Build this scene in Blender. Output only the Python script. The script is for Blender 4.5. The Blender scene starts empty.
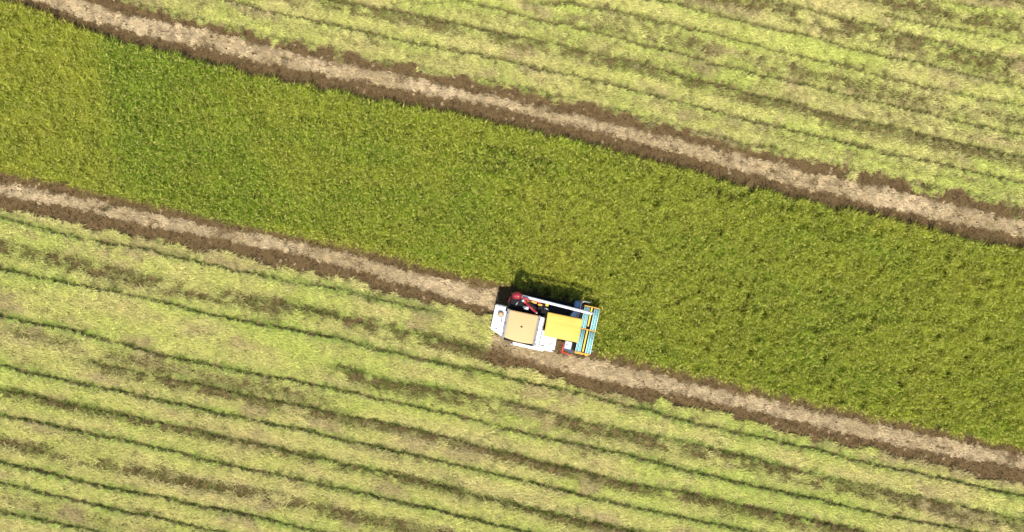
import bpy, bmesh, math, random
import numpy as np
from mathutils import Vector, Matrix

# ------------------------------------------------------------------ camera, sky, sun, exposure
scene = bpy.context.scene
col = scene.collection
H = 36.0                       # drone height over the field
S = 25.0                       # photo pixels per metre on the ground
cam_d = bpy.data.cameras.new('drone_camera'); cam = bpy.data.objects.new('drone_camera', cam_d); col.objects.link(cam)
cam.location = (0, 0, H); cam.rotation_euler = (0, 0, 0)
cam_d.sensor_width = 36.0; cam_d.lens = 36.0*H/(1024/S); cam_d.clip_end = 3000
scene.camera = cam

SUN_EL, SHADOW_AZ = math.radians(62), math.radians(80)      # shadows fall towards the top of the photo, slightly right
w = bpy.data.worlds.new('World'); scene.world = w; w.use_nodes = True
nt = w.node_tree
sky = nt.nodes.new('ShaderNodeTexSky'); sky.sky_type = 'NISHITA'; sky.sun_disc = False
sky.sun_elevation = SUN_EL
sdir = Vector((-math.cos(SUN_EL)*math.cos(SHADOW_AZ), -math.cos(SUN_EL)*math.sin(SHADOW_AZ), math.sin(SUN_EL)))
sky.sun_rotation = math.atan2(sdir.x, sdir.y)
nt.nodes['Background'].inputs['Strength'].default_value = 0.12
nt.links.new(sky.outputs[0], nt.nodes['Background'].inputs['Color'])
sun_d = bpy.data.lights.new('sun', 'SUN'); sun_d.energy = 4.6; sun_d.angle = math.radians(0.53); sun_d.color = (1.0, 0.95, 0.86)
sun = bpy.data.objects.new('sun', sun_d); col.objects.link(sun)
sun.rotation_euler = sdir.to_track_quat('Z', 'Y').to_euler()
vs = scene.view_settings; vs.view_transform = 'Standard'; vs.look = 'None'; vs.exposure = 0.5; vs.gamma = 1.0; vs.use_curve_mapping = False
scene.cycles.max_bounces = 5; scene.cycles.diffuse_bounces = 3; scene.cycles.transmission_bounces = 3; scene.cycles.glossy_bounces = 2

# ------------------------------------------------------------------ small tools
RNG = np.random.default_rng(7); random.seed(7)
NT = [np.random.default_rng(100+i).random((256, 256)) for i in range(12)]
def vnoise(x, y, scale, seed=0):
    t = NT[seed % 12]; x = np.asarray(x)/scale + 37.3*seed; y = np.asarray(y)/scale + 11.7*seed
    xi = np.floor(x).astype(int); yi = np.floor(y).astype(int); fx = x-xi; fy = y-yi
    fx = fx*fx*(3-2*fx); fy = fy*fy*(3-2*fy); a = xi & 255; b = yi & 255; a1 = (a+1) & 255; b1 = (b+1) & 255
    return (t[a, b]*(1-fx)+t[a1, b]*fx)*(1-fy) + (t[a, b1]*(1-fx)+t[a1, b1]*fx)*fy
def fbm(x, y, s, seed=0, o=3):
    r = 0; a = 1; tot = 0
    for i in range(o):
        r = r + a*vnoise(x, y, s/2**i, seed+i); tot += a; a *= .55
    return r/tot
def sstep(a, b, x):
    t = np.clip((x-a)/(b-a), 0, 1); return t*t*(3-2*t)
def lerp3(a, b, t):
    return np.asarray(a)[None, :]*(1-t)[:, None] + np.asarray(b)[None, :]*t[:, None]
TH = math.radians(12.3); CT, ST = math.cos(TH), math.sin(TH)
def along(x, y): return x*CT - y*ST          # along the passes (machine heading)
def across(x, y): return x*ST + y*CT

class Curve:                                  # a line across the field: y as a function of x, in metres
    def __init__(s, pts, z=0.0, slope=-0.216):
        k = (H-z)/H
        p = sorted(pts)
        s.x = np.array([(a-512)/S*k for a, b in p]); s.y = np.array([(266-b)/S*k for a, b in p]); s.m = slope
    def __call__(s, X):
        r = np.interp(X, s.x, s.y)
        r = np.where(X < s.x[0], s.y[0]+(X-s.x[0])*s.m, r)
        return np.where(X > s.x[-1], s.y[-1]+(X-s.x[-1])*s.m, r)
    def d(s, X, Y): return (Y-s(X))*CT        # signed distance, positive towards the top of the photo

CROP_H = 0.72
CU = Curve([(24,0),(51,12),(85,25),(118,35.5),(152,44),(186,52.5),(220,61.5),(254,69.5),(288,76.5),(321,83),(340,87),(374,93),(408,100),(441,105.5),(475,113),(509,121),(543,128.5),(577,136),(611,145.5),(645,154),(678,162.5),(714,173),(748,182),(781,190),(815,196),(849,204),(883,212.5),(917,221),(951,228.5),(984,237),(1024,244)], CROP_H)
PUB = Curve([(44,3),(85,18.6),(135,32),(203,47.4),(271,64.3),(338,77.5),(408,90.7),(475,102),(543,119),(611,135),(678,152),(748,173),(815,190),(883,206),(951,222.6),(1018,235)])
PUT = Curve([(81,0),(135,17),(203,30.4),(271,47.4),(338,63.5),(408,76),(475,93),(543,106.6),(611,123.5),(678,139),(765,160),(815,173),(849,182),(900,192),(951,204),(1018,221)])
CLL = Curve([(0,174),(34,180),(68,187),(101,196),(135,202),(169,209),(203,217.5),(237,226),(271,233),(304,239.5),(338,244.5),(378,254),(415,264.5),(453,275),(490,282),(505,285),(600,306)], CROP_H)
CLR = Curve([(505,336),(592,353.5),(641,363),(680,373),(714,380),(748,387.5),(781,396),(815,404.4),(849,411),(883,419.7),(917,427),(951,435),(984,441.6),(1024,450)], CROP_H)
PLT = Curve([(0,180),(68,195),(135,210),(203,224),(271,237),(338,251.5),(415,273),(490,288)])
PLB = Curve([(0,195.5),(68,206),(135,222.6),(203,236),(271,248.6),(338,265),(415,287),(490,307)])
SL = Curve([(0,209),(68,221),(135,236),(203,249.6),(237,255),(288,268),(338,277),(378,287),(415,298),(453,313),(487,324)])
RPT = Curve([(505,338),(566,356),(603,361),(680,380.5),(748,394),(815,411),(883,427),(951,440.6),(1024,457)])
RPB = Curve([(505,353),(543,365),(594,379),(678,393),(748,408),(815,424.7),(883,441),(951,455),(1024,468.7)])
SR = Curve([(475,352),(489,360.5),(523,369),(577,384),(628,395),(680,403),(731,416),(781,430),(832,441),(883,451),(934,465),(984,477),(1024,484)])

G1 = Curve([(0,219),(24,224),(51,232),(85,239.5),(118,246),(156,252),(169,257),(203,264),(237,271.6),(271,278.4),(304,284),(338,290),(378,301),(415,308),(450,316)])
G2 = Curve([(0,270),(34,276.7),(68,284.5),(101,290),(135,297),(169,304),(203,314),(237,321),(271,326.4),(304,333),(340,340),(378,350),(415,358),(453,367),(490,374),(528,383),(577,393.6),(611,402.7),(645,410),(680,420.5),(714,428),(748,435.6),(781,443),(815,450),(849,459),(883,467),(917,474),(951,480.6),(984,489),(1018,496)])
G3 = Curve([(0,316),(34,324),(61,328.5),(95,337),(152,353),(186,360.5),(237,370.6),(271,376.7),(304,383.5),(340,391),(374,398),(408,405.5),(441,413),(475,421.4),(509,430),(543,438),(577,445),(611,452.5),(645,460),(680,470.4),(714,476.5),(748,485.6),(781,492.4),(815,499),(849,508),(883,516),(934,524.5)])
GA = Curve([(0,366),(34,374),(68,381),(101,388.5),(135,395),(169,402.7),(203,410),(237,417),(271,424),(315,432.5),(340,440),(374,447),(408,454.5),(441,462),(475,470.4),(509,478),(543,485.6),(577,494),(611,502),(645,510),(680,517.5),(731,528)])
GB0 = Curve([(0,391),(20,393),(57,402),(91,409),(135,418),(169,425.4),(203,432),(237,440.6),(271,446.7),(304,455),(340,463.5),(374,470.4),(408,478),(441,485),(475,495.8),(509,502.5),(543,512.7),(594,523)])
GB = Curve([(0,416),(34,421.4),(68,429),(101,436.6),(135,443),(169,451),(203,459.6),(237,467),(271,474.5),(304,481),(340,489),(374,496.5),(408,504),(441,511),(475,520),(509,528.6)])
GC = Curve([(0,463),(34,469.7),(68,478),(101,486.6),(135,492.4),(169,499),(203,506.6),(223,510),(254,516),(288,525)])
GD = Curve([(0,483),(34,490.7),(68,498.5),(101,506),(135,514.4),(169,520),(203,528.6)])
GE = Curve([(0,512.7),(34,518),(68,526),(101,532)])
L2 = Curve([(287,306),(340,367-50),(396,330),(453,343),(483,351)])
L2b = Curve([(101,364),(135,372),(169,379),(203,385),(243,395),(304,407),(340,414),(374,421.4),(425,432),(475,445),(509,453.5),(543,463),(577,470.4),(628,484),(680,491),(731,502.5),(781,514),(832,525)])
L2c = Curve([(340,367),(374,377),(408,384),(441,389),(475,396),(509,402.7),(543,411),(577,419.7),(628,431.5),(680,441.6),(748,457),(815,474.5),(883,489),(951,504),(1018,519.5)])
U0 = Curve([(132,2.7),(169,13),(203,21),(237,29),(271,39),(304,44),(340,52),(374,59),(408,66),(452,75),(492,83),(529,90),(577,102),(628,113.5),(680,128.6),(714,137),(748,145.5),(798,156),(832,165),(883,176),(1018,207)])
U1 = Curve([(216,0),(244,7),(271,13.5),(304,21),(340,29),(391,40),(441,50.7),(475,56),(509,63),(543,71.7),(577,78),(628,90.7),(680,104),(714,113),(748,122.5),(781,129),(815,137),(849,145.5),(883,154),(917,161),(951,168),(984,176),(1018,184)])
U2 = Curve([(298,-4),(353,5),(408,15),(441,22),(482,30.4),(526,40),(560,47.4),(604,57.5),(645,66),(680,77),(714,84.6),(748,94.7),(781,101.5),(815,111.6),(849,120),(883,127),(917,135),(951,143),(984,150),(1024,159)])
U3 = Curve([(448,0),(475,6),(509,14),(543,23.7),(560,25.4),(577,31),(611,38),(645,47.4),(680,56),(714,66),(748,74.4),(781,81),(815,88.6),(849,97),(883,105),(917,113),(951,122.5),(984,129),(1024,137)])
U4 = Curve([(536,6),(570,6),(604,12),(628,16),(680,28.4),(714,36.5),(748,45.7),(781,54),(815,62),(849,69.4),(883,79.5),(917,87),(951,94),(984,101.5),(1024,108)])
U5 = Curve([(621,-4),(651,1.7),(680,6.8),(714,17),(748,25.4),(781,33),(815,40),(849,50.7),(883,58),(917,64),(951,72.7),(984,81),(1024,88.6)])
U6 = Curve([(771,1),(815,14),(849,22),(883,30.4),(917,39),(951,47.4),(984,56),(1024,62.6)])
U7 = Curve([(896,20),(951,31),(984,37),(1024,46)])
U8 = Curve([(896,-6),(1024,20)])
# grooves between the swaths: (curve, x range in photo pixels, strength)
GROOVES = [(G1,-400,440,.85),(G2,-400,1400,1.0),(G3,-400,1400,1.0),(GA,-400,1400,1.0),(GB0,-400,1400,.65),(GB,-400,1400,1.0),(GC,-400,1400,1.0),(GD,-400,1400,1.0),(GE,-400,1400,1.0),
           (L2c,330,1400,.6),(L2b,90,1400,.65),(L2,287,480,.5),(U0,-400,1400,.6),(U1,-400,1400,.95),(U2,-400,1400,.9),(U3,-400,1400,.95),(U4,530,1400,.85),(U5,600,1400,.85),(U6,700,1400,.85),(U7,880,1400,.7),(U8,-400,1400,.5)]
for k in range(1, 12):        # further swaths outside the picture
    GROOVES.append((Curve([(0, 512.7+26*k), (101, 532+26*k)]), -900, 1900, .9))
    GROOVES.append((Curve([(896, -6-26*k), (1024, 20-26*k)]), -900, 1900, .7))
# brown streaks where the straw lies thin: (centre curve, half width m, strength, x range)
def off(c, dy):
    n = Curve([(0, 0), (1, 0)]); n.x = c.x.copy(); n.y = c.y - dy/S; n.m = c.m; return n
STREAKS = [(Curve([(0,246),(101,270),(169,286),(237,299),(287,306),(340,318),(396,331),(453,345),(490,353)]), .40, 1.0, -400, 500),
           (off(L2b, 3), .28, .95, 95, 1400), (off(GB0, 1), .30, .75, -400, 1400), (off(L2c, 6), .34, .85, 330, 1400),
           (Curve([(0,440),(34,448.4),(68,453.5),(101,462),(135,468.7),(169,477),(220,487.3),(270,496),(304,504),(338,512.7),(374,519.5)]), .34, 1.0, -400, 1400),
           (off(G3, 12), .35, .6, -400, 330), (off(GD, 12), .3, .35, -400, 1400),
           (off(U2, 5), .30, .7, -400, 1400), (off(U0, 7), .25, .9, -400, 1400), (off(U4, 13), .34, .68, 560, 1400), (off(U6, 9), .38, .85, 600, 1400), (off(U7, -16), .34, .8, 800, 1400),
           (off(U3, 9), .25, .3, -400, 1400), (off(U1, 9), .25, .3, -400, 1400)]
for k in range(1, 12):
    STREAKS.append((Curve([(0, 525+26*k), (101, 545+26*k)]), .3, .6, -900, 1900)); STREAKS.append((Curve([(896, 4-26*k), (1024, 30-26*k)]), .3, .6, -900, 1900))

MX, MY = 1.36, -2.39                         # combine on the field
def local(X, Y): return (X-MX)*CT-(Y-MY)*ST, (X-MX)*ST+(Y-MY)*CT
REAR, FRONT = -2.1, 1.80

def field(X, Y):
    """what lies at a place: returns dict of masks"""
    lx, ly = local(X, Y)
    ahead = lx > FRONT; beside = lx > REAR-0.1
    up = CU.d(X, Y)                                     # >0 : harvested upper field
    dl = np.where(ahead, CLR.d(X, Y), CLL.d(X, Y))      # <0 : harvested lower field
    wob = (fbm(X, Y, .5, 3)-.5)*.34
    r = {'up': up, 'dl': dl, 'crop': (up < -.22) & (dl > .08)}
    pu = np.minimum(PUB.d(X, Y), -PUT.d(X, Y)) + wob*.5
    left = np.minimum(PLB.d(X, Y), -PLT.d(X, Y)) + wob*.5
    right = np.minimum(RPB.d(X, Y), -RPT.d(X, Y)) + wob*.5
    pl = np.where(beside, right, left)
    brk = sstep(.30, .56, fbm(along(X, Y)*.22, across(X, Y), .13, 4)); r['pale'] = np.maximum(sstep(-.06, .13, pu), sstep(-.06, .13, pl))*(.22+.78*brk)
    su = U0.d(X, Y) + .05 + wob*3.4
    matl = np.where(beside, -SR.d(X, Y), -SL.d(X, Y)) - .10 + wob*1.4
    matl = np.maximum(matl, np.where((lx < REAR+.06) & (ly < -.12+wob) & (ly > -2), .3+wob-np.maximum(lx-REAR+.3, 0), -9))
    mat = np.maximum(sstep(-.05, .06, su), sstep(-.05, .06, matl))
    bare = np.zeros_like(X); px = X*S+512
    u, v = along(X, Y), across(X, Y)
    n1 = fbm(u, v*3.2, 1.7, 1); n2 = fbm(u*.7, v, .26, 5)
    for c, hw, st, x0, x1 in STREAKS:
        d = np.abs(c.d(X, Y))
        m = (1-sstep(hw*.35, hw*1.25, d))*st*sstep(x0-30, x0+30, px)*(1-sstep(x1-30, x1+30, px))
        bare = np.maximum(bare, m)
    bare = np.clip(1.25*bare*sstep(.30, .48, .45*n1+.55*n2), 0, 1)
    bare = np.maximum(bare, .55*sstep(.60, .78, n1)*sstep(.4, .6, n2))
    g = np.zeros_like(X); gn = np.zeros_like(X); hgt = np.zeros_like(X)
    br = .52+.8*fbm(u, v, 1.6, 8)
    for c, x0, x1, st in GROOVES:
        d = c.d(X, Y) + (fbm(X, Y, .7, 9)-.5)*.10
        a = st*sstep(x0-15, x0+15, px)*(1-sstep(x1-15, x1+15, px))*np.clip(br, .35, 1.15)
        g = np.maximum(g, np.minimum(a*1.2, 1)*(1-sstep(.055, .10, np.abs(d-.07)))); gn = np.maximum(gn, np.minimum(a*1.5, 1)*(1-sstep(.16, .28, np.abs(d-.07))))
        south = sstep(.0, .07, -d)*np.exp(-np.maximum(-d, 0)/.38)
        north = -sstep(.02, .0, np.abs(d-.04)-.05)*.35
        hgt = hgt + a*(south+north)
    r['groove'] = g*mat; r['gnear'] = gn*mat; r['mat'] = mat; r['bare'] = bare; r['ridge'] = np.clip(hgt, -.4, 1.1)*mat
    r['u'], r['v'], r['lx'], r['ly'] = u, v, lx, ly
    return r
def surf(X, Y, f=None):
    f = f or field(X, Y)
    z = .03*(fbm(X, Y, .5, 2)-.5) + .025*(fbm(X, Y, .14, 6, 2)-.5)
    z = z + .15*f['ridge'] + .04*f['mat']*(1-.7*f['bare'])
    trk = np.maximum(1-f['mat']-f['pale'], 0)
    pile = .22*np.exp(-((f['lx']-REAR+.25)/.35)**2-((f['ly']+.45)/.45)**2)*f['mat']
    return z - .02*trk*(~f['crop']) + .09*trk*(~f['crop'])*(fbm(X, Y, .3, 9)-.5) + pile

# ------------------------------------------------------------------ materials
def nodes_of(name):
    m = bpy.data.materials.new(name); m.use_nodes = True; n = m.node_tree; n.nodes.clear()
    o = n.nodes.new('ShaderNodeOutputMaterial'); return m, n, o
def leaf_mat(name, transl=.3, rough=.55, spread=(.62, 1.3), second=None):
    m, n, o = nodes_of(name); L = n.links.new
    a = n.nodes.new('ShaderNodeAttribute'); a.attribute_type = 'INSTANCER'; a.attribute_name = 'col'
    s = n.nodes.new('ShaderNodeAttribute'); s.attribute_name = 'shade'
    mr = n.nodes.new('ShaderNodeMapRange'); mr.inputs[3].default_value = spread[0]; mr.inputs[4].default_value = spread[1]; L(s.outputs['Fac'], mr.inputs[0])
    base = a.outputs['Color']
    if second:                                           # ripe grain heads on the same plant
        g = n.nodes.new('ShaderNodeAttribute'); g.attribute_name = 'grain'
        mx0 = n.nodes.new('ShaderNodeMix'); mx0.data_type = 'RGBA'; L(g.outputs['Fac'], mx0.inputs[0]); L(base, mx0.inputs[6]); mx0.inputs[7].default_value = (*second, 1); base = mx0.outputs[2]
    mul = n.nodes.new('ShaderNodeVectorMath'); mul.operation = 'SCALE'; L(base, mul.inputs[0]); L(mr.outputs[0], mul.inputs['Scale'])
    p = n.nodes.new('ShaderNodeBsdfPrincipled'); p.inputs['Roughness'].default_value = rough; p.inputs['Specular IOR Level'].default_value = .25; L(mul.outputs[0], p.inputs['Base Color'])
    t = n.nodes.new('ShaderNodeBsdfTranslucent'); L(mul.outputs[0], t.inputs['Color'])
    mx = n.nodes.new('ShaderNodeMixShader'); mx.inputs[0].default_value = transl; L(p.outputs[0], mx.inputs[1]); L(t.outputs[0], mx.inputs[2]); L(mx.outputs[0], o.inputs[0])
    return m
def ground_mat():
    m, n, o = nodes_of('field_soil'); L = n.links.new
    tc = n.nodes.new('ShaderNodeTexCoord')
    def nz(scale, det=5):
        t = n.nodes.new('ShaderNodeTexNoise'); t.inputs['Scale'].default_value = scale; t.inputs['Detail'].default_value = det; t.inputs['Roughness'].default_value = .65; L(tc.outputs['Object'], t.inputs['Vector']); return t.outputs[0]
    def ramp(f, c0, c1, a, b):
        r = n.nodes.new('ShaderNodeValToRGB'); L(f, r.inputs[0]); r.color_ramp.elements[0].position = a; r.color_ramp.elements[1].position = b
        r.color_ramp.elements[0].color = (*c0, 1); r.color_ramp.elements[1].color = (*c1, 1); return r.outputs[0]
    def mix(f, a, b):
        x = n.nodes.new('ShaderNodeMix'); x.data_type = 'RGBA'; L(f, x.inputs[0]); L(a, x.inputs[6]); L(b, x.inputs[7]); return x.outputs[2]
    def at(nm):
        a = n.nodes.new('ShaderNodeAttribute'); a.attribute_name = nm; return a.outputs['Fac']
    n1, n2, n3 = nz(9), nz(28), nz(1.2)
    soil = ramp(n2, (.050, .031, .012), (.185, .122, .055), .34, .68)
    chaff = ramp(n2, (.13, .09, .045), (.50, .38, .23), .36, .62)
    thatch = ramp(n1, (.15, .125, .05), (.30, .27, .10), .3, .7)
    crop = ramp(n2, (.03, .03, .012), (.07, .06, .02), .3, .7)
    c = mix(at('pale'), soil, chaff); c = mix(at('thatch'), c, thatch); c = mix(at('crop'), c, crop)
    p = n.nodes.new('ShaderNodeBsdfPrincipled'); p.inputs['Roughness'].default_value = .95; p.inputs['Specular IOR Level'].default_value = .1; L(c, p.inputs['Base Color'])
    b = n.nodes.new('ShaderNodeBump'); b.inputs['Strength'].default_value = .9; b.inputs['Distance'].default_value = .03; L(n2, b.inputs['Height']); L(b.outputs[0], p.inputs['Normal'])
    L(p.outputs[0], o.inputs[0]); return m

# ------------------------------------------------------------------ ground sheet (one mesh, fine under the picture, coarse to the horizon)
def tag(o, label=None, cat=None, kind=None):
    if label: o['label'] = label
    if cat: o['category'] = cat
    if kind: o['kind'] = kind
    return o
st = .06
inner_x = np.arange(-28, 28+1e-6, st); inner_y = np.arange(-16, 16+1e-6, st)
ring = np.array([1.5, 4, 10, 25, 60, 150, 400, 1000])
gx = np.concatenate([-28-ring[::-1], inner_x, 28+ring]); gy = np.concatenate([-16-ring[::-1], inner_y, 16+ring])
XX, YY = np.meshgrid(gx, gy); Xf, Yf = XX.ravel(), YY.ravel()
F = field(Xf, Yf); Zf = surf(Xf, Yf, F)
nx, ny = len(gx), len(gy)
me = bpy.data.meshes.new('field_ground')
me.vertices.add(nx*ny); me.vertices.foreach_set('co', np.stack([Xf, Yf, Zf], 1).astype(np.float32).ravel())
ii, jj = np.meshgrid(np.arange(nx-1), np.arange(ny-1)); q = (jj*nx+ii).ravel()
quads = np.stack([q, q+1, q+1+nx, q+nx], 1).astype(np.int32)
me.loops.add(quads.size); me.loops.foreach_set('vertex_index', quads.ravel())
me.polygons.add(len(quads)); me.polygons.foreach_set('loop_start', np.arange(0, quads.size, 4, dtype=np.int32))
me.update(calc_edges=True)
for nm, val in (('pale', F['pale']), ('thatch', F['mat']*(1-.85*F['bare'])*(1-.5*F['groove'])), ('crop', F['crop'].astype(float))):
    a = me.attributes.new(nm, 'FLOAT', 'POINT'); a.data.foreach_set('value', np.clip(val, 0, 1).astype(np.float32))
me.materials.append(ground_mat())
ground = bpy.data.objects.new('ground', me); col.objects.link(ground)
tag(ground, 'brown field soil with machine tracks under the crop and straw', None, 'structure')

# ------------------------------------------------------------------ plants and straw: small templates scattered over measured places
def blade(V, Fc, A, G, p0, az, length, width, rise, droop, segs=4, shade=.5, grain=0.0, late=False):
    """a tapering strip that leaves p0, climbs and bends over"""
    d = np.array([math.cos(az), math.sin(az)]); s = np.array([-d[1], d[0]])
    base = len(V); pos = np.array(p0, float); pitch = rise
    for k in range(segs+1):
        t = k/segs; wd = width*(1-t**2*.85)*(.55+.45*min(1, t*4)) if not grain else width*math.sin(math.pi*(.12+.8*t))
        for e in (-1, 1):
            V.append((pos[0]+s[0]*wd*e*.5, pos[1]+s[1]*wd*e*.5, pos[2]+wd*.25*e)); A.append(shade); G.append(grain)
        step = length/segs; pos = pos + np.array([d[0]*math.cos(pitch), d[1]*math.cos(pitch), math.sin(pitch)])*step; pitch -= droop/segs*(1 if not late else 2.2*(k/segs)**1.3)
    for k in range(segs):
        b = base+2*k; Fc.append((b, b+1, b+3, b+2))
def template(name, fn, mat):
    V, Fc, A, G = [], [], [], []; fn(V, Fc, A, G)
    m = bpy.data.meshes.new(name); m.from_pydata(V, [], Fc); m.update()
    for nm, dat in (('shade', A), ('grain', G)):
        a = m.attributes.new(nm, 'FLOAT', 'POINT'); a.data.foreach_set('value', np.array(dat, np.float32))
    m.materials.append(mat); return bpy.data.objects.new(name, m)
U = random.uniform
def rice_hill(V, Fc, A, G):
    for i in range(21):
        az = U(0, 6.283); r = U(0, .045)
        blade(V, Fc, A, G, (r*math.cos(az), r*math.sin(az), U(.0, .1)), az+U(-.6, .6), U(.55, .88), U(.011, .019), U(1.36, 1.56), U(1.0, 2.7), 5, U(0, 1), 0.0, True)
    for i in range(9):
        az = U(0, 6.283); r = U(.02, .06); z = U(.46, .60)
        blade(V, Fc, A, G, (r*math.cos(az), r*math.sin(az), z), az+U(-.5, .5), U(.10, .17), U(.010, .017), U(.4, 1.2), U(1.0, 2.2), 4, U(.2, 1), 1.0)
def straw_tuft(V, Fc, A, G):
    for i in range(30):
        az = U(0, 6.283); r = .11*math.sqrt(U(0, 1)); t = random.gauss(0, .65)+(math.pi if U(0, 1) < .5 else 0)
        blade(V, Fc, A, G, (r*math.cos(az), r*math.sin(az), U(-.005, .045)), t, U(.09, .24), U(.008, .016), U(-.05, .6), U(.1, 1.1), 3, U(0, 1))
def stubble_tuft(V, Fc, A, G):
    for i in range(22):
        az = U(0, 6.283); r = U(0, .05)
        blade(V, Fc, A, G, (r*math.cos(az), r*math.sin(az), -.02), az+U(-.5, .5), U(.09, .2), U(.008, .014), U(.8, 1.5), U(0, .9), 2, U(0, 1))
def chaff_tuft(V, Fc, A, G):
    for i in range(34):
        az = U(0, 6.283); r = .12*math.sqrt(U(0, 1)); t = random.gauss(0, .4)
        blade(V, Fc, A, G, (r*math.cos(az), r*math.sin(az), U(-.005, .03)), t, U(.05, .18), U(.007, .015), U(-.05, .35), U(.0, .6), 2, U(0, 1))
def clod(V, Fc, A, G):
    for k in range(5):
        b = len(V); cx, cy, s = U(-.07, .07), U(-.07, .07), U(.012, .035)
        pts = [(cx+s*U(.7, 1.3), cy, s*.3), (cx-s*U(.7, 1.3), cy, s*.3), (cx, cy+s*U(.7, 1.3), s*.3), (cx, cy-s*U(.7, 1.3), s*.3), (cx, cy, s*U(.9, 1.4)), (cx, cy, -s)]
        V += pts; sh = U(0, 1); A += [sh]*6; G += [0]*6
        for f in ((0,2,4),(2,1,4),(1,3,4),(3,0,4),(2,0,5),(1,2,5),(3,1,5),(0,3,5)): Fc.append(tuple(b+i for i in f))
def variants(name, fn, mat, n):
    c = bpy.data.collections.new(name+'_variants')
    for i in range(n): c.objects.link(template(name, fn, mat))
    return c
def scatter_group(coll):
    g = bpy.data.node_groups.new('scatter_'+coll.name, 'GeometryNodeTree')
    g.interface.new_socket('Geometry', in_out='INPUT', socket_type='NodeSocketGeometry'); g.interface.new_socket('Geometry', in_out='OUTPUT', socket_type='NodeSocketGeometry')
    gi = g.nodes.new('NodeGroupInput'); go = g.nodes.new('NodeGroupOutput'); ip = g.nodes.new('GeometryNodeInstanceOnPoints')
    ci = g.nodes.new('GeometryNodeCollectionInfo'); ci.inputs['Collection'].default_value = coll; ci.inputs['Separate Children'].default_value = True; ci.inputs['Reset Children'].default_value = True
    def na(nm, ty):
        a = g.nodes.new('GeometryNodeInputNamedAttribute'); a.data_type = ty; a.inputs['Name'].default_value = nm; return a.outputs['Attribute']
    L = g.links.new
    L(gi.outputs[0], ip.inputs['Points']); L(ci.outputs[0], ip.inputs['Instance']); ip.inputs['Pick Instance'].default_value = True
    L(na('variant', 'INT'), ip.inputs['Instance Index']); L(na('rot', 'FLOAT_VECTOR'), ip.inputs['Rotation']); L(na('scl', 'FLOAT_VECTOR'), ip.inputs['Scale'])
    L(ip.outputs[0], go.inputs[0]); return g
def scatter(name, label, cat, coll, P, rot, scl, colr):
    n = len(P); m = bpy.data.meshes.new(name); m.vertices.add(n); m.vertices.foreach_set('co', P.astype(np.float32).ravel())
    for nm, dat in (('rot', rot), ('scl', scl), ('col', colr)):
        a = m.attributes.new(nm, 'FLOAT_VECTOR', 'POINT'); a.data.foreach_set('vector', np.ascontiguousarray(dat, np.float32).ravel())
    a = m.attributes.new('variant', 'INT', 'POINT'); a.data.foreach_set('value', RNG.integers(0, len(coll.objects), n).astype(np.int32))
    o = bpy.data.objects.new(name, m); col.objects.link(o)
    md = o.modifiers.new('scatter', 'NODES'); md.node_group = scatter_group(coll)
    return tag(o, label, cat, 'stuff')
def rand_pts(dens, x=30, y=17):
    n = int(dens*4*x*y); return RNG.uniform(-x, x, n), RNG.uniform(-y, y, n)
def pick(F, keep): return {k: v[keep] for k, v in F.items()}
RG = lambda n, a, b: RNG.uniform(a, b, n)

# --- standing rice
rice_m = leaf_mat('rice_leaf', .28, .5, (.5, 1.7), (.44, .42, .09))
rice_c = variants('rice_hill', rice_hill, rice_m, 12)
sp = .13
hx, hy = np.meshgrid(np.arange(-30, 30, sp), np.arange(-12, 12, sp)); hx = hx.ravel(); hy = hy.ravel()
bx = hx*CT+hy*ST; by = -hx*ST+hy*CT
bx = bx+RG(len(bx), -.055, .055); by = by+RG(len(by), -.055, .055)
f = field(bx, by); k = f['crop'] & (np.abs(bx) < 27) & (RNG.random(len(bx)) > .03+.05*sstep(.4, .6, fbm(bx, by, .5, 11)))
# thin gaps where a row is missing
ROWGAP = [(Curve([(387,125),(431,134),(475,145),(523,156),(577,166)], .5), 380, 585), (Curve([(700,191),(717,194),(771,202),(815,207),(829,209)], .5), 690, 835), (Curve([(0,16),(20,20),(36,25)], .5), -50, 40), (Curve([(730,299),(815,314),(862,316)], .5), 725, 870), (Curve([(330,124),(480,160),(560,180)], .4), 300, 560)]
for c, a, b in ROWGAP:
    px = bx*S+512
    k &= ~((np.abs(c.d(bx, by)) < .075) & (px > a) & (px < b) & (fbm(bx, by, .5, 4) > .44))
bx, by = bx[k], by[k]; f = pick(f, k); n = len(bx); px = bx*S*1.02+512
z = surf(bx, by, f)
g1, g2 = fbm(bx, by, 3.5, 2), fbm(bx, by, .9, 7)
rows = fbm(f['u']*.12, f['v'], .42, 6)
yel = np.clip(.38 + .7*(rows-.5) + .40*(g1-.5)*2 + .22*(g2-.5)*2, 0, 1)
yel += .30*(1-sstep(95, 150, px+ (by*4))) - .38*sstep(118, 150, px+by*4)*(1-sstep(235, 290, px)) - .12*sstep(600, 800, px)*(1-sstep(830, 950, px))
yel += .35*sstep(-.5, -.1, f['up'])*sstep(250, 0, px) + .3*(1-sstep(.05, .45, f['dl']))
yel = np.clip(yel, 0, 1)
c = lerp3((.198, .285, .018), (.40, .395, .042), yel)*(.66+.68*RG(n, 0, 1))[:, None]
lean = (.10+.26*sstep(300, 800, px))*sstep(-.2, -.7, f['up'])+.08*(fbm(bx, by, 2, 3)-.5); la = .35+1.1*(fbm(bx, by, 1.6, 9)-.5)+RG(n, -.5, .5)
rot = np.stack([-np.sin(la)*lean+RG(n, -.1, .1), np.cos(la)*lean+RG(n, -.1, .1), RG(n, 0, 6.283)], 1)
s = .80+.2*fbm(bx, by, .6, 5)+RG(n, -.14, .12); scl = np.stack([s, s, s*(.60+.16*rows+.12*fbm(bx, by, .42, 8, 2)+.14*g2+RG(n, -.13, .14))], 1)
scatter('standing_rice', 'band of standing green ripening rice between the two bare tracks', 'rice crop', rice_c, np.stack([bx, by, z-.02], 1), rot, scl, c)

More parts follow.
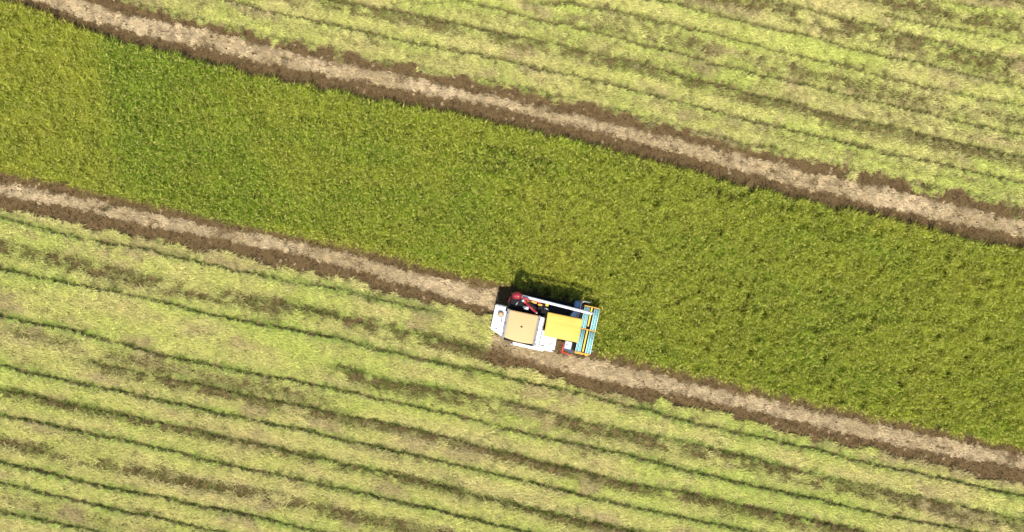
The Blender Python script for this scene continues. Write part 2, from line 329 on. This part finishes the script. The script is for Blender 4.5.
# --- cut straw lying in swaths
straw_m = leaf_mat('cut_straw', .25, .6, (.68, 1.25))
straw_c = variants('straw_tuft', straw_tuft, straw_m, 12)
X, Y = rand_pts(105, 25, 14); F2 = field(X, Y)
dens = F2['mat']*(1-.86*F2['bare'])*(1-F2['groove'])*(.85+.15*F2['gnear'])
k = (RNG.random(len(X)) < dens) & ~F2['crop']
lk = (F2['lx'] > REAR+.05) & (F2['lx'] < FRONT) & (F2['ly'] > -1.0) & (F2['ly'] < 1.3); k &= ~lk
X, Y = X[k], Y[k]; f = pick(F2, k); n = len(X); px = X*S+512; py = 266-Y*S
z = surf(X, Y, f)
lime = np.clip(.5+1.5*(fbm(f['u'], f['v']*5, 5, 3)-.5)+.9*(fbm(X, Y, 1.1, 6)-.5)+.35*f['groove'] + .25*np.clip(f['ridge'], 0, 1) - .22*sstep(380, 520, py)*(1-sstep(400, 700, px)) - .15*sstep(700, 1000, px)*(py > 250), 0, 1)
pink = sstep(.60, .74, fbm(f['u'], f['v']*2.5, 1.5, 10))*.7
c = lerp3((.66, .57, .235), (.575, .605, .15), lime); c = c*(1-pink)[:, None]+np.array((.50, .38, .20))[None]*pink[:, None]
gg = (.25+.37*(Y < CU(X)))*f['gnear']*sstep(.3, .6, fbm(f['u'], f['v'], 3, 2)); c = c*(1-gg)[:, None]+np.array((.34, .46, .08))[None]*gg[:, None]
c = c*(.82+.36*RG(n, 0, 1))[:, None]*(1-.35*f['bare'])[:, None]
rot = np.stack([RG(n, -.2, .2), RG(n, -.2, .2), -TH+RG(n, -.5, .5)+np.where(RNG.random(n) < .5, math.pi, 0)], 1)
s = RG(n, .75, 1.25)*(1-.38*f['gnear']); scl = np.stack([s, s, s*RG(n, .7, 1.5)], 1)
P = np.stack([X, Y, z+.005], 1)
for nm, lab, m in (('cut_straw', 'pale green cut straw swaths on the field above the rice', Y > CU(X)), ('cut_straw', 'pale green cut straw swaths on the field below the rice', Y <= CU(X))):
    scatter(nm, lab, 'straw', straw_c, P[m], rot[m], scl[m], c[m])

# --- green stubble along the grooves, brown stubble on the bare streaks and wheel tracks
stub_m = leaf_mat('stubble', .2, .7, (.5, 1.4))
stub_c = variants('stubble_tuft', stubble_tuft, stub_m, 10)
X, Y = rand_pts(95, 25, 14); F3 = field(X, Y)
dg = F3['groove']*.9; db = F3['mat']*F3['bare']*1.0+.09*F3['mat']; dt = (1-F3['mat'])*(1-F3['pale'])*(~F3['crop'])*.4
rr = RNG.random(len(X)); k = (rr < dg+db+dt) & ~F3['crop']
k &= ~((F3['lx'] > REAR+.1) & (F3['lx'] < FRONT) & (F3['ly'] > -.8) & (F3['ly'] < 1.1))
X, Y = X[k], Y[k]; f = pick(F3, k); n = len(X); z = surf(X, Y, f)
gsh = np.clip(f['groove']*1.3, 0, 1); tr = ((1-f['mat'])*(1-f['pale']))
mixb = np.clip(fbm(X, Y, .7, 4)*1.6-.3, 0, 1)
c = lerp3((.25, .195, .075), (.24, .26, .06), mixb); c = c*(1-tr)[:, None]+np.array((.165, .112, .048))[None]*tr[:, None]
upf = (Y > CU(X)).astype(float); gcol = lerp3((.18, .28, .04), (.19, .215, .05), upf); c = c*(1-gsh)[:, None]+gcol*gsh[:, None]; c = c*RG(n, .7, 1.25)[:, None]
s = RG(n, .6, 1.1)*(1-.35*tr); scl = np.stack([s, s, s], 1); rot = np.stack([RG(n, -.3, .3), RG(n, -.3, .3), RG(n, 0, 6.283)], 1)
scatter('rice_stubble', 'short green and brown rice stubble along furrows and tracks', 'stubble', stub_c, np.stack([X, Y, z], 1), rot, scl, c)

# --- pale threshed straw on the two lanes
chaff_m = leaf_mat('chaff', .12, .7, (.6, 1.25))
chaff_c = variants('chaff_tuft', chaff_tuft, chaff_m, 10)
X, Y = rand_pts(120, 25, 14); F4 = field(X, Y)
k = (RNG.random(len(X)) < F4['pale']*.78+.02*(1-F4['mat'])) & ~F4['crop']
k &= ~((F4['lx'] > REAR+.1) & (F4['lx'] < 1.2) & (F4['ly'] > -.8) & (F4['ly'] < 1.0))
X, Y = X[k], Y[k]; f = pick(F4, k); n = len(X); z = surf(X, Y, f)
dull = np.clip(fbm(f['u'], f['v'], 2.2, 4)*1.8-.5, 0, 1)
c = lerp3((.66, .515, .30), (.49, .37, .185), dull)*RG(n, .7, 1.2)[:, None]
s = RG(n, .7, 1.2)*(.5+.5*sstep(.05, .4, f['pale'])); scl = np.stack([s, s, s], 1); rot = np.stack([RG(n, -.15, .15), RG(n, -.15, .15), -TH+RG(n, -.25, .25)+np.where(RNG.random(n) < .5, math.pi, 0)], 1)
P = np.stack([X, Y, z+.003], 1); m = Y > CU(X)
scatter('threshed_straw', 'pale dry threshed straw along the lane above the rice', 'straw', chaff_c, P[m], rot[m], scl[m], c[m])
scatter('threshed_straw', 'pale dry threshed straw along the lane below the rice behind the harvester', 'straw', chaff_c, P[~m], rot[~m], scl[~m], c[~m])

# --- soil clods on the tracks
clod_m = leaf_mat('soil_clod', 0.0, .95, (.7, 1.3))
clod_c = variants('soil_clods', clod, clod_m, 8)
X, Y = rand_pts(40, 25, 14); F5 = field(X, Y)
k = (RNG.random(len(X)) < (1-F5['mat'])*(1-.6*F5['pale'])*.8+.3*F5['bare']*F5['mat']) & ~F5['crop']
X, Y = X[k], Y[k]; f = pick(F5, k); n = len(X); z = surf(X, Y, f)
c = lerp3((.075, .046, .019), (.19, .125, .056), RG(n, 0, 1)); s = RG(n, .6, 1.3)
scatter('soil_clods', 'loose brown soil clods along the wheel tracks', 'soil', clod_c, np.stack([X, Y, z], 1), np.stack([RG(n, -.3, .3), RG(n, -.3, .3), RG(n, 0, 6.283)], 1), np.stack([s, s, s], 1), c)

# ------------------------------------------------------------------ combine harvester
def paint(name, rgb, rough=.4, metal=0.0, dirt=.25, dirtc=(.30, .22, .12), scale=6.0, spec=.4):
    m, n, o = nodes_of(name); L = n.links.new
    tc = n.nodes.new('ShaderNodeTexCoord'); t = n.nodes.new('ShaderNodeTexNoise'); t.inputs['Scale'].default_value = scale; t.inputs['Detail'].default_value = 6; t.inputs['Roughness'].default_value = .7; L(tc.outputs['Object'], t.inputs['Vector'])
    r = n.nodes.new('ShaderNodeMapRange'); r.inputs[1].default_value = .45; r.inputs[2].default_value = .8; r.inputs[3].default_value = 0; r.inputs[4].default_value = dirt*2; L(t.outputs[0], r.inputs[0])
    mx = n.nodes.new('ShaderNodeMix'); mx.data_type = 'RGBA'; L(r.outputs[0], mx.inputs[0]); mx.inputs[6].default_value = (*rgb, 1); mx.inputs[7].default_value = (*dirtc, 1)
    p = n.nodes.new('ShaderNodeBsdfPrincipled'); p.inputs['Roughness'].default_value = rough; p.inputs['Metallic'].default_value = metal; p.inputs['Specular IOR Level'].default_value = spec
    L(mx.outputs[2], p.inputs['Base Color']); L(p.outputs[0], o.inputs[0]); return m
M = {'white': paint('white_paint', (.68, .68, .67), .4, dirt=.14), 'tan': paint('tan_board', (.58, .365, .165), .7, dirt=.16, dirtc=(.50, .32, .14)), 'yellow': paint('yellow_sheet', (.65, .40, .065), .6, dirt=.35, dirtc=(.70, .50, .12), scale=1.6),
     'amber': paint('amber_paint', (.75, .36, .03), .5, dirt=.2), 'gold': paint('golden_paint', (.80, .52, .03), .45, dirt=.12), 'grey': paint('grey_steel', (.17, .18, .20), .5, .1), 'dark': paint('black_paint', (.010, .010, .011), .7, dirt=.08, dirtc=(.05, .04, .03), spec=.15),
     'red': paint('red_paint', (.26, .010, .022), .4, dirt=.08), 'bright_red': paint('bright_red_paint', (.58, .04, .04), .4, dirt=.08), 'blue': paint('blue_paint', (.15, .27, .44), .4, dirt=.12), 'navy': paint('navy_rubber', (.035, .055, .10), .6, dirt=.15),
     'pale_blue': paint('pale_blue_paint', (.42, .55, .66), .4, dirt=.12), 'teal': paint('teal_paint', (.16, .56, .57), .4, dirt=.08), 'teal_light': paint('pale_teal_paint', (.68, .84, .83), .4, dirt=.06), 'rubber': paint('track_rubber', (.02, .02, .02), .8, dirt=.5),
     'steel': paint('bare_steel', (.5, .51, .53), .35, .6, dirt=.12), 'glass': paint('dark_lamp', (.3, .3, .28), .1)}
def mesh_obj(name, bm, mat, parent, smooth=False):
    me = bpy.data.meshes.new(name); bm.to_mesh(me); bm.free(); me.materials.append(M[mat])
    if smooth:
        for p in me.polygons: p.use_smooth = True
    o = bpy.data.objects.new(name, me); col.objects.link(o); o.parent = parent; return o
def finish(bm, bev):
    if bev: bmesh.ops.bevel(bm, geom=bm.edges[:], offset=bev, segments=2, affect='EDGES', clamp_overlap=True)
def box(name, mat, parent, x0, x1, y0, y1, z0, z1, bev=.012):
    bm = bmesh.new(); bmesh.ops.create_cube(bm, size=1, matrix=Matrix.Translation(((x0+x1)/2, (y0+y1)/2, (z0+z1)/2)) @ Matrix.Diagonal((x1-x0, y1-y0, z1-z0, 1)))
    finish(bm, bev); return mesh_obj(name, bm, mat, parent)
def prism(name, mat, parent, pts, z0, z1, bev=.012):
    """outline in plan raised from z0 to z1 (either may be a list per corner)"""
    bm = bmesh.new(); n = len(pts); zz0 = z0 if isinstance(z0, (list, tuple)) else [z0]*n; zz1 = z1 if isinstance(z1, (list, tuple)) else [z1]*n
    b = [bm.verts.new((p[0], p[1], zz0[i])) for i, p in enumerate(pts)]; t = [bm.verts.new((p[0], p[1], zz1[i])) for i, p in enumerate(pts)]
    bm.faces.new(t); bm.faces.new(b[::-1])
    for i in range(n): j = (i+1) % n; bm.faces.new((b[i], b[j], t[j], t[i]))
    bmesh.ops.recalc_face_normals(bm, faces=bm.faces[:]); finish(bm, bev); return mesh_obj(name, bm, mat, parent)
def tube(name, mat, parent, path, r, seg=12, radii=None):
    bm = bmesh.new(); P = [Vector(p) for p in path]; rings = []
    for i, p in enumerate(P):
        d = (P[min(i+1, len(P)-1)]-P[max(i-1, 0)]).normalized(); a = d.cross(Vector((0, 0, 1)))
        if a.length < 1e-3: a = d.cross(Vector((0, 1, 0)))
        a.normalize(); b = d.cross(a); rad = radii[i] if radii else r
        rings.append([bm.verts.new(p+a*rad*math.cos(6.2832*k/seg)+b*rad*math.sin(6.2832*k/seg)) for k in range(seg)])
    for i in range(len(P)-1):
        for k in range(seg): bm.faces.new((rings[i][k], rings[i][(k+1) % seg], rings[i+1][(k+1) % seg], rings[i+1][k]))
    bm.faces.new(rings[0][::-1]); bm.faces.new(rings[-1]); bmesh.ops.recalc_face_normals(bm, faces=bm.faces[:])
    return mesh_obj(name, bm, mat, parent, True)
def sheet(name, mat, parent, corners, nu=24, nv=16, thick=.02, wav=.012, seed=1, edge=None):
    """a thin sagging board or tarpaulin over four corners with real thickness"""
    bm = bmesh.new(); A, B, C, D = [Vector(c) for c in corners]; g = {}
    for s_ in (0, 1):
        for i in range(nu+1):
            for j in range(nv+1):
                u, v = i/nu, j/nv; p = (A*(1-u)+B*u)*(1-v)+(D*(1-u)+C*u)*v
                if edge: p = p+edge(u, v)
                zz = wav*(float(fbm(np.array([p.x]), np.array([p.y]), .45, seed)[0])-.5)*2+wav*.5*math.sin(u*17+v*3+seed)
                g[s_, i, j] = bm.verts.new((p.x, p.y, p.z+zz-thick*s_))
    for i in range(nu):
        for j in range(nv):
            bm.faces.new((g[0,i,j], g[0,i+1,j], g[0,i+1,j+1], g[0,i,j+1])); bm.faces.new((g[1,i,j], g[1,i,j+1], g[1,i+1,j+1], g[1,i+1,j]))
    for i in range(nu):
        bm.faces.new((g[0,i,0], g[1,i,0], g[1,i+1,0], g[0,i+1,0])); bm.faces.new((g[0,i,nv], g[0,i+1,nv], g[1,i+1,nv], g[1,i,nv]))
    for j in range(nv):
        bm.faces.new((g[0,0,j], g[0,0,j+1], g[1,0,j+1], g[1,0,j])); bm.faces.new((g[0,nu,j], g[1,nu,j], g[1,nu,j+1], g[0,nu,j+1]))
    bmesh.ops.recalc_face_normals(bm, faces=bm.faces[:]); return mesh_obj(name, bm, mat, parent, True)

hv = bpy.data.objects.new('combine_harvester', None); col.objects.link(hv); hv.location = (MX, MY, 0); hv.rotation_euler = (0, 0, -TH)
tag(hv, 'white rice combine harvester with tan tank cover, yellow canopy and teal header', 'combine harvester')
# undercarriage
box('chassis', 'dark', hv, -1.55, .40, -.62, .72, .42, .62)
for yc in (-.48, .62):
    path = []; n = 28
    for k in range(n):
        t = k/n*2*math.pi; cx = .62*(1 if math.cos(t) > 0 else -1); path.append((cx*1.35-.62+.23*math.cos(t), .26+.23*math.sin(t)))
    bm = bmesh.new(); rings = []
    for (x_, z_) in path:
        cx0, cz0 = -.62, .26; ins = .045
        xi = x_-ins*np.sign(x_-cx0) if abs(z_-cz0) < .2 else x_; zi = z_-ins*np.sign(z_-cz0) if abs(z_-cz0) > .08 else z_
        rings.append([bm.verts.new((x_, yc-.17, z_)), bm.verts.new((x_, yc+.17, z_)), bm.verts.new((xi, yc+.17, zi)), bm.verts.new((xi, yc-.17, zi))])
    for i in range(n):
        a, b = rings[i], rings[(i+1) % n]
        for k2 in range(4): bm.faces.new((a[k2], a[(k2+1) % 4], b[(k2+1) % 4], b[k2]))
    bmesh.ops.recalc_face_normals(bm, faces=bm.faces[:]); tr_ = mesh_obj('crawler_track', bm, 'rubber', hv)
    for k in range(15):
        x_ = -1.42+k*.115; box('track_lug', 'rubber', tr_, x_-.02, x_+.02, yc-.168, yc+.168, .0, .034, .004)
    for x_ in (-1.42, -1.02, -.62, -.22, .18): tube('track_wheel', 'grey', tr_, [(x_, yc-.12, .26), (x_, yc+.12, .26)], .16, 16)
# threshing side, black and full of works
box('threshing_body', 'dark', hv, -1.60, .72, .46, .99, .62, 1.70, .04)
box('threshing_cover', 'dark', hv, -.36, .62, .55, .93, 1.70, 1.80, .05)
box('feed_chain_case', 'dark', hv, -.9, 1.15, .98, 1.10, .72, .86, .02)
for x_ in (-1.5, -1.32, -.72): tube('pulley', 'grey', hv, [(x_, .97, 1.0), (x_, 1.03, 1.0)], .13, 16)
box('warning_panel', 'amber', hv, -.98, -.62, .84, .92, 1.80, 1.85); box('warning_panel', 'bright_red', hv, -.70, -.46, .90, .955, 1.82, 1.87); box('warning_panel', 'amber', hv, -.56, -.40, .80, .87, 1.79, 1.84); box('warning_panel', 'gold', hv, -.28, -.16, .84, .93, 1.80, 1.86)
box('warning_panel_support', 'dark', hv, -1.0, -.12, .80, .955, 1.69, 1.79)
tube('exhaust_pipe', 'grey', hv, [(-1.02, .62, 1.25), (-1.02, .62, 1.82), (-1.05, .63, 1.93)], .055)
tube('hydraulic_hose', 'steel', hv, [(-1.38, .60, 1.68), (-1.36, .66, 1.80), (-1.34, .74, 1.82), (-1.3, .82, 1.68)], .018, 8)
tube('hydraulic_hose', 'steel', hv, [(-.30, .70, 1.75), (-.24, .76, 1.88), (-.14, .72, 1.86), (-.08, .66, 1.7)], .02, 8)
box('electrics_box', 'steel', hv, -1.04, -.88, .55, .66, 1.7, 1.9)
tube('side_guard', 'red', hv, [(-1.66, .62, 1.0), (-1.68, .66, 1.5), (-1.64, .86, 1.62), (-1.6, .92, 1.3)], .016, 8)
# grain tank
gt = prism('grain_tank', 'white', hv, [(-1.60, -.64), (-.42, -.64), (-.42, .40), (-1.60, .40)], .66, 2.03, .03)
def tank_edge(u, v): return Vector((0, -.05*math.sin(math.pi*u)*v, .035*math.sin(math.pi*u)*math.sin(math.pi*v)))
sheet('tank_cover', 'tan', gt, [(-1.56, .42, 2.085), (-.455, .43, 2.085), (-.455, -.66, 2.085), (-1.56, -.635, 2.085)], thick=.025, wav=.006, seed=3, edge=tank_edge)
box('cover_knob', 'dark', gt, -1.04, -.96, -.14, -.095, 2.10, 2.16, .008)
box('tank_shade_strip', 'dark', gt, -1.56, -.40, -.75, -.645, .9, 1.95, .01); box('tank_rail', 'grey', gt, -1.655, -1.568, -.70, .44, 2.02, 2.12, .008); box('tank_rail', 'grey', gt, -.448, -.375, -.72, .44, 2.02, 2.13, .008)  # black strip paints in the shade between tank cover and side panel
for y_ in (-.5, -.1, .3): box('rail_clamp', 'dark', gt, -.40, -.372, y_-.03, y_+.03, 2.06, 2.15, .004); box('rail_clamp', 'dark', gt, -1.645, -1.615, y_-.03, y_+.03, 2.06, 2.14, .004)
# rear straw chopper housing
ch = prism('straw_chopper', 'white', hv, [(-2.14, -.50), (-1.64, -.68), (-1.64, .47), (-2.14, .47)], .55, [1.28, 1.52, 1.52, 1.28], .03)
tube('inlet_ring', 'grey', ch, [(-1.85, .15, 1.33), (-1.86, .15, 1.47)], .115, 20); tube('inlet_plug', 'tan', ch, [(-1.855, .15, 1.40), (-1.86, .15, 1.485)], .085, 20)
tube('lift_handle', 'grey', ch, [(-1.80, .0, 1.42), (-1.82, -.02, 1.50), (-1.80, -.10, 1.52), (-1.76, -.12, 1.46)], .014, 8)
box('latch', 'grey', ch, -1.95, -1.88, -.46, -.42, 1.34, 1.42, .006); box('panel_rib', 'white', ch, -2.08, -2.05, -.45, .44, 1.28, 1.335, .006); box('corner_strip', 'dark', ch, -1.72, -1.66, .30, .46, 1.50, 1.53, .004)
box('panel_seam', 'grey', ch, -1.99, -1.975, -.50, .45, 1.345, 1.37, .003)
for y_ in (-.40, -.12, .38): box('bolt', 'grey', ch, -2.115, -2.09, y_-.012, y_+.012, 1.29, 1.32, .004)
box('cover_plate', 'steel', ch, -1.80, -1.70, -.52, -.30, 1.44, 1.50, .006)
tube('chopper_hood', 'dark', ch, [(-2.05, -.48, .62), (-2.05, .45, .62)], .12, 14)
# white plates between tank and canopy, and the engine cover
pl = prism('partition_panel', 'white', hv, [(-.385, -.74), (-.20, -.77), (-.20, .40), (-.385, .40)], .62, 1.98, .02)
box('panel_seam', 'grey', pl, -.225, -.19, -.74, .39, 1.97, 2.0, .004); box('drain_cap', 'glass', pl, -.36, -.30, -.72, -.62, 1.97, 2.01, .01); box('hook', 'dark', pl, -.23, -.20, .02, .07, 1.98, 2.03, .004)
en = prism('engine_cover', 'white', hv, [(-.195, -.80), (.44, -.78), (.42, -.10), (-.195, -.10)], .62, [1.48, 1.48, 1.55, 1.55], .03)
box('grille_slot', 'dark', en, -.16, .04, -.70, -.665, 1.47, 1.50, .004); box('hinge', 'dark', en, .10, .20, -.815, -.78, 1.36, 1.42, .004); box('hinge', 'dark', en, .34, .40, -.81, -.77, 1.40, 1.46, .004)
sp_ = prism('side_panel', 'white', hv, [(-1.18, -.93), (.06, -.925), (.06, -.805), (-1.18, -.77)], .70, [1.20, 1.26, 1.32, 1.28], .03)
tube('side_lamp', 'steel', sp_, [(-1.22, -.89, 1.1), (-1.22, -.89, 1.27)], .05, 14); tube('lamp_lens', 'dark', sp_, [(-1.22, -.87, 1.24), (-1.22, -.87, 1.285)], .025, 12)
box('tool_box', 'white', hv, .07, .42, -.88, -.81, .80, 1.15, .02)
for x_ in (-1.0, -.6, -.2): box('panel_seam', 'grey', sp_, x_-.006, x_+.006, -.935, -.76, 1.0, 1.325, .002)
box('vent_slot', 'dark', en, .12, .36, -.60, -.585, 1.49, 1.515, .002); box('vent_slot', 'dark', en, .12, .36, -.55, -.535, 1.495, 1.52, .002); box('vent_slot', 'dark', en, .12, .36, -.50, -.485, 1.50, 1.525, .002)
box('panel_seam', 'grey', en, -.19, .43, -.385, -.37, 1.51, 1.532, .002)
# operator station under the yellow canopy
sheet('canopy', 'yellow', hv, [(-.16, .65, 2.37), (1.18, .665, 2.33), (1.185, -.23, 2.33), (-.12, -.25, 2.37)], thick=.025, wav=.007, seed=5, edge=lambda u, v: Vector((0, 0, .03*math.sin(math.pi*u)*math.sin(math.pi*v)-.012*math.exp(-((v-.33)/.03)**2))))
for (x_, y_) in ((-.1, .58), (1.08, .58), (1.08, -.17), (-.07, -.19)): tube('canopy_post', 'dark', hv, [(x_, y_, 1.0), (x_, y_, 2.32)], .02, 8)
box('operator_floor', 'grey', hv, .42, 1.02, -.14, .50, .72, .78, .01)
box('seat', 'dark', hv, .48, .84, -.02, .40, 1.02, 1.14, .04); box('seat_back', 'dark', hv, .44, .53, -.02, .40, 1.12, 1.60, .03); box('seat_base', 'dark', hv, .52, .80, .05, .33, .78, 1.03, .02)
box('console', 'white', hv, .92, 1.10, -.08, .48, .78, 1.42, .03); tube('steering_lever', 'dark', hv, [(.98, .1, 1.4), (.95, .1, 1.62)], .015, 8)
stp = box('step_plate', 'pale_blue', hv, .84, 1.10, -.66, -.36, .74, .80, .012); box('step_slot', 'dark', stp, .90, .93, -.52, -.46, .795, .806, .002); box('step_rib', 'white', stp, 1.02, 1.06, -.66, -.37, .795, .83, .006)
prism('step_mat', 'navy', hv, [(.80, -.70), (1.0, -.76), (1.24, -.80), (1.28, -.72), (1.06, -.665), (.83, -.655)], .64, .70, .012)
tube('hand_rail', 'bright_red', hv, [(.78, -.40, 1.05), (.78, -.72, 1.05), (.80, -.83, .98), (.80, -.84, .70)], .028, 10); tube('step_edge', 'bright_red', hv, [(.72, -.80, .66), (1.0, -.86, .66), (1.2, -.88, .66)], .02, 8)
# unloading auger
ag = tube('unloading_auger', 'white', hv, [(-1.22, 1.02, 2.08), (-.6, 1.0, 2.07), (0, .98, 2.06), (.8, .955, 2.05), (1.47, .935, 2.04)], .055, 16)
tube('auger_flange', 'grey', ag, [(-1.235, 1.02, 2.08), (-1.20, 1.02, 2.08)], .085, 16); tube('auger_spout', 'white', ag, [(1.44, .935, 2.05), (1.47, .935, 1.9), (1.49, .935, 1.84)], .06, 12)
el = tube('auger_elbow', 'red', hv, [(-1.47, .93, 1.25), (-1.47, .95, 1.65), (-1.46, .98, 1.92), (-1.41, 1.0, 2.04), (-1.33, 1.01, 2.08), (-1.24, 1.02, 2.08)], .13, 16, [.12, .125, .14, .15, .14, .085])
tube('elbow_cap', 'red', el, [(-1.52, .99, 1.96), (-1.46, .99, 2.07), (-1.38, 1.0, 2.11)], .12, 14, [.10, .13, .08])
am = tube('lift_arm', 'bright_red', hv, [(-1.20, .93, 2.08), (-1.02, .80, 2.10)], .055, 12); tube('lift_cylinder', 'red', am, [(-1.02, .80, 2.16), (-.78, .65, 2.12), (-.54, .52, 2.10)], .05, 12); tube('arm_joint', 'steel', am, [(-1.15, .87, 2.10), (-1.15, .87, 2.26)], .06, 12); tube('arm_strap', 'bright_red', am, [(-1.20, .97, 2.2), (-1.02, .95, 2.24), (-.94, .90, 2.2)], .03, 8)
tube('pivot_pin', 'steel', hv, [(-.55, .52, 1.95), (-.55, .52, 2.16)], .03, 10)
# feeder and header
prism('feeder_house', 'pale_blue', hv, [(.78, .62), (1.10, .62), (1.10, .94), (.92, .94)], .45, [.98, .80, .80, .98], .015)
prism('gear_case', 'blue', hv, [(.86, 1.0), (1.06, .99), (1.06, 1.27), (.86, 1.25)], .40, 1.02, .03)
tube('drive_shaft', 'steel', hv, [(1.10, .60, .85), (1.105, .9, .90), (1.11, 1.22, .96), (1.20, 1.30, .96), (1.45, 1.30, .90)], .028, 10)
prism('crop_lifter_frame', 'dark', hv, [(1.18, -.66), (1.30, -.66), (1.30, 1.14), (1.18, 1.14)], .25, .55, .01)
hd = prism('header', 'dark', hv, [(1.26, -.68), (1.86, -.68), (1.86, 1.15), (1.26, 1.15)], .18, .26, .01)
for i, (x_, mt, wd, zt) in enumerate(((1.275, 'teal_light', .022, .98), (1.325, 'teal', .040, .95), (1.375, 'teal_light', .022, 1.0), (1.425, 'teal', .036, .96), (1.465, 'teal_light', .018, .99),
                             (1.665, 'teal_light', .024, .99), (1.705, 'teal', .036, .95), (1.752, 'teal_light', .022, 1.0), (1.80, 'teal', .040, .95), (1.855, 'teal_light', .026, .99))):
    for (y0, y1) in ((-.66, .235), (.275, 1.13)):
        b_ = tube('reel_bar', mt, hd, [(x_+.004, y0, zt), (x_, (y0+y1)/2, zt+.004), (x_-.004, y1, zt)], wd*.5, 10)
tine = None
for x_, dx in ((1.345, .035), (1.40, -.03), (1.69, .035), (1.735, -.03), (1.775, .035), (1.825, -.03)):
    for k in range(17):
        y_ = -.62+k*.104
        if .2 < y_ < .3: continue
        if tine is None: tine = tube('tine', 'teal', hd, [(-.03, -.03, 0), (.03, .03, .01)], .005, 6)
        else: t_ = tine.copy(); col.objects.link(t_); tine = t_
        tine.location = (x_, y_, .965); tine.rotation_euler = (0, 0, 0 if dx > 0 else math.radians(80))
for (y0, y1, x_) in ((-.64, .23, 1.565), (.37, 1.13, 1.555)): box('tine_guard', 'gold', hd, x_-.028, x_+.028, y0, y1, .90, .96, .012)
box('tine_guard_edge', 'dark', hd, 1.595, 1.63, -.64, 1.12, .84, .90, .008); box('tine_guard_edge', 'dark', hd, 1.495, 1.52, -.64, 1.12, .84, .90, .008)
box('reel_motor', 'dark', hd, 1.50, 1.60, .285, .36, .90, 1.0, .012)
box('cross_arm', 'amber', hd, 1.27, 1.90, .24, .27, .92, 1.02, .006)
box('end_plate', 'amber', hd, 1.25, 1.84, 1.135, 1.165, .45, 1.02, .008); box('end_plate', 'amber', hd, 1.25, 1.86, -.70, -.665, .45, 1.02, .008)
for (x_, w_, z_) in ((1.34, .08, .99), (1.52, .10, .94), (1.72, .07, 1.0)): box('end_plate_bracket', 'amber' if w_ > .075 else 'gold', hd, x_-w_, x_+w_, -.745, -.70, .75, z_, .012)
for y_ in (-.6, -.15, .3, .75, 1.1): prism('crop_divider', 'teal', hd, [(1.78, y_-.05), (1.86, y_-.04), (2.06, y_-.004), (2.06, y_+.004), (1.86, y_+.04), (1.78, y_+.05)], .10, [.5, .42, .14, .14, .42, .5], .004)
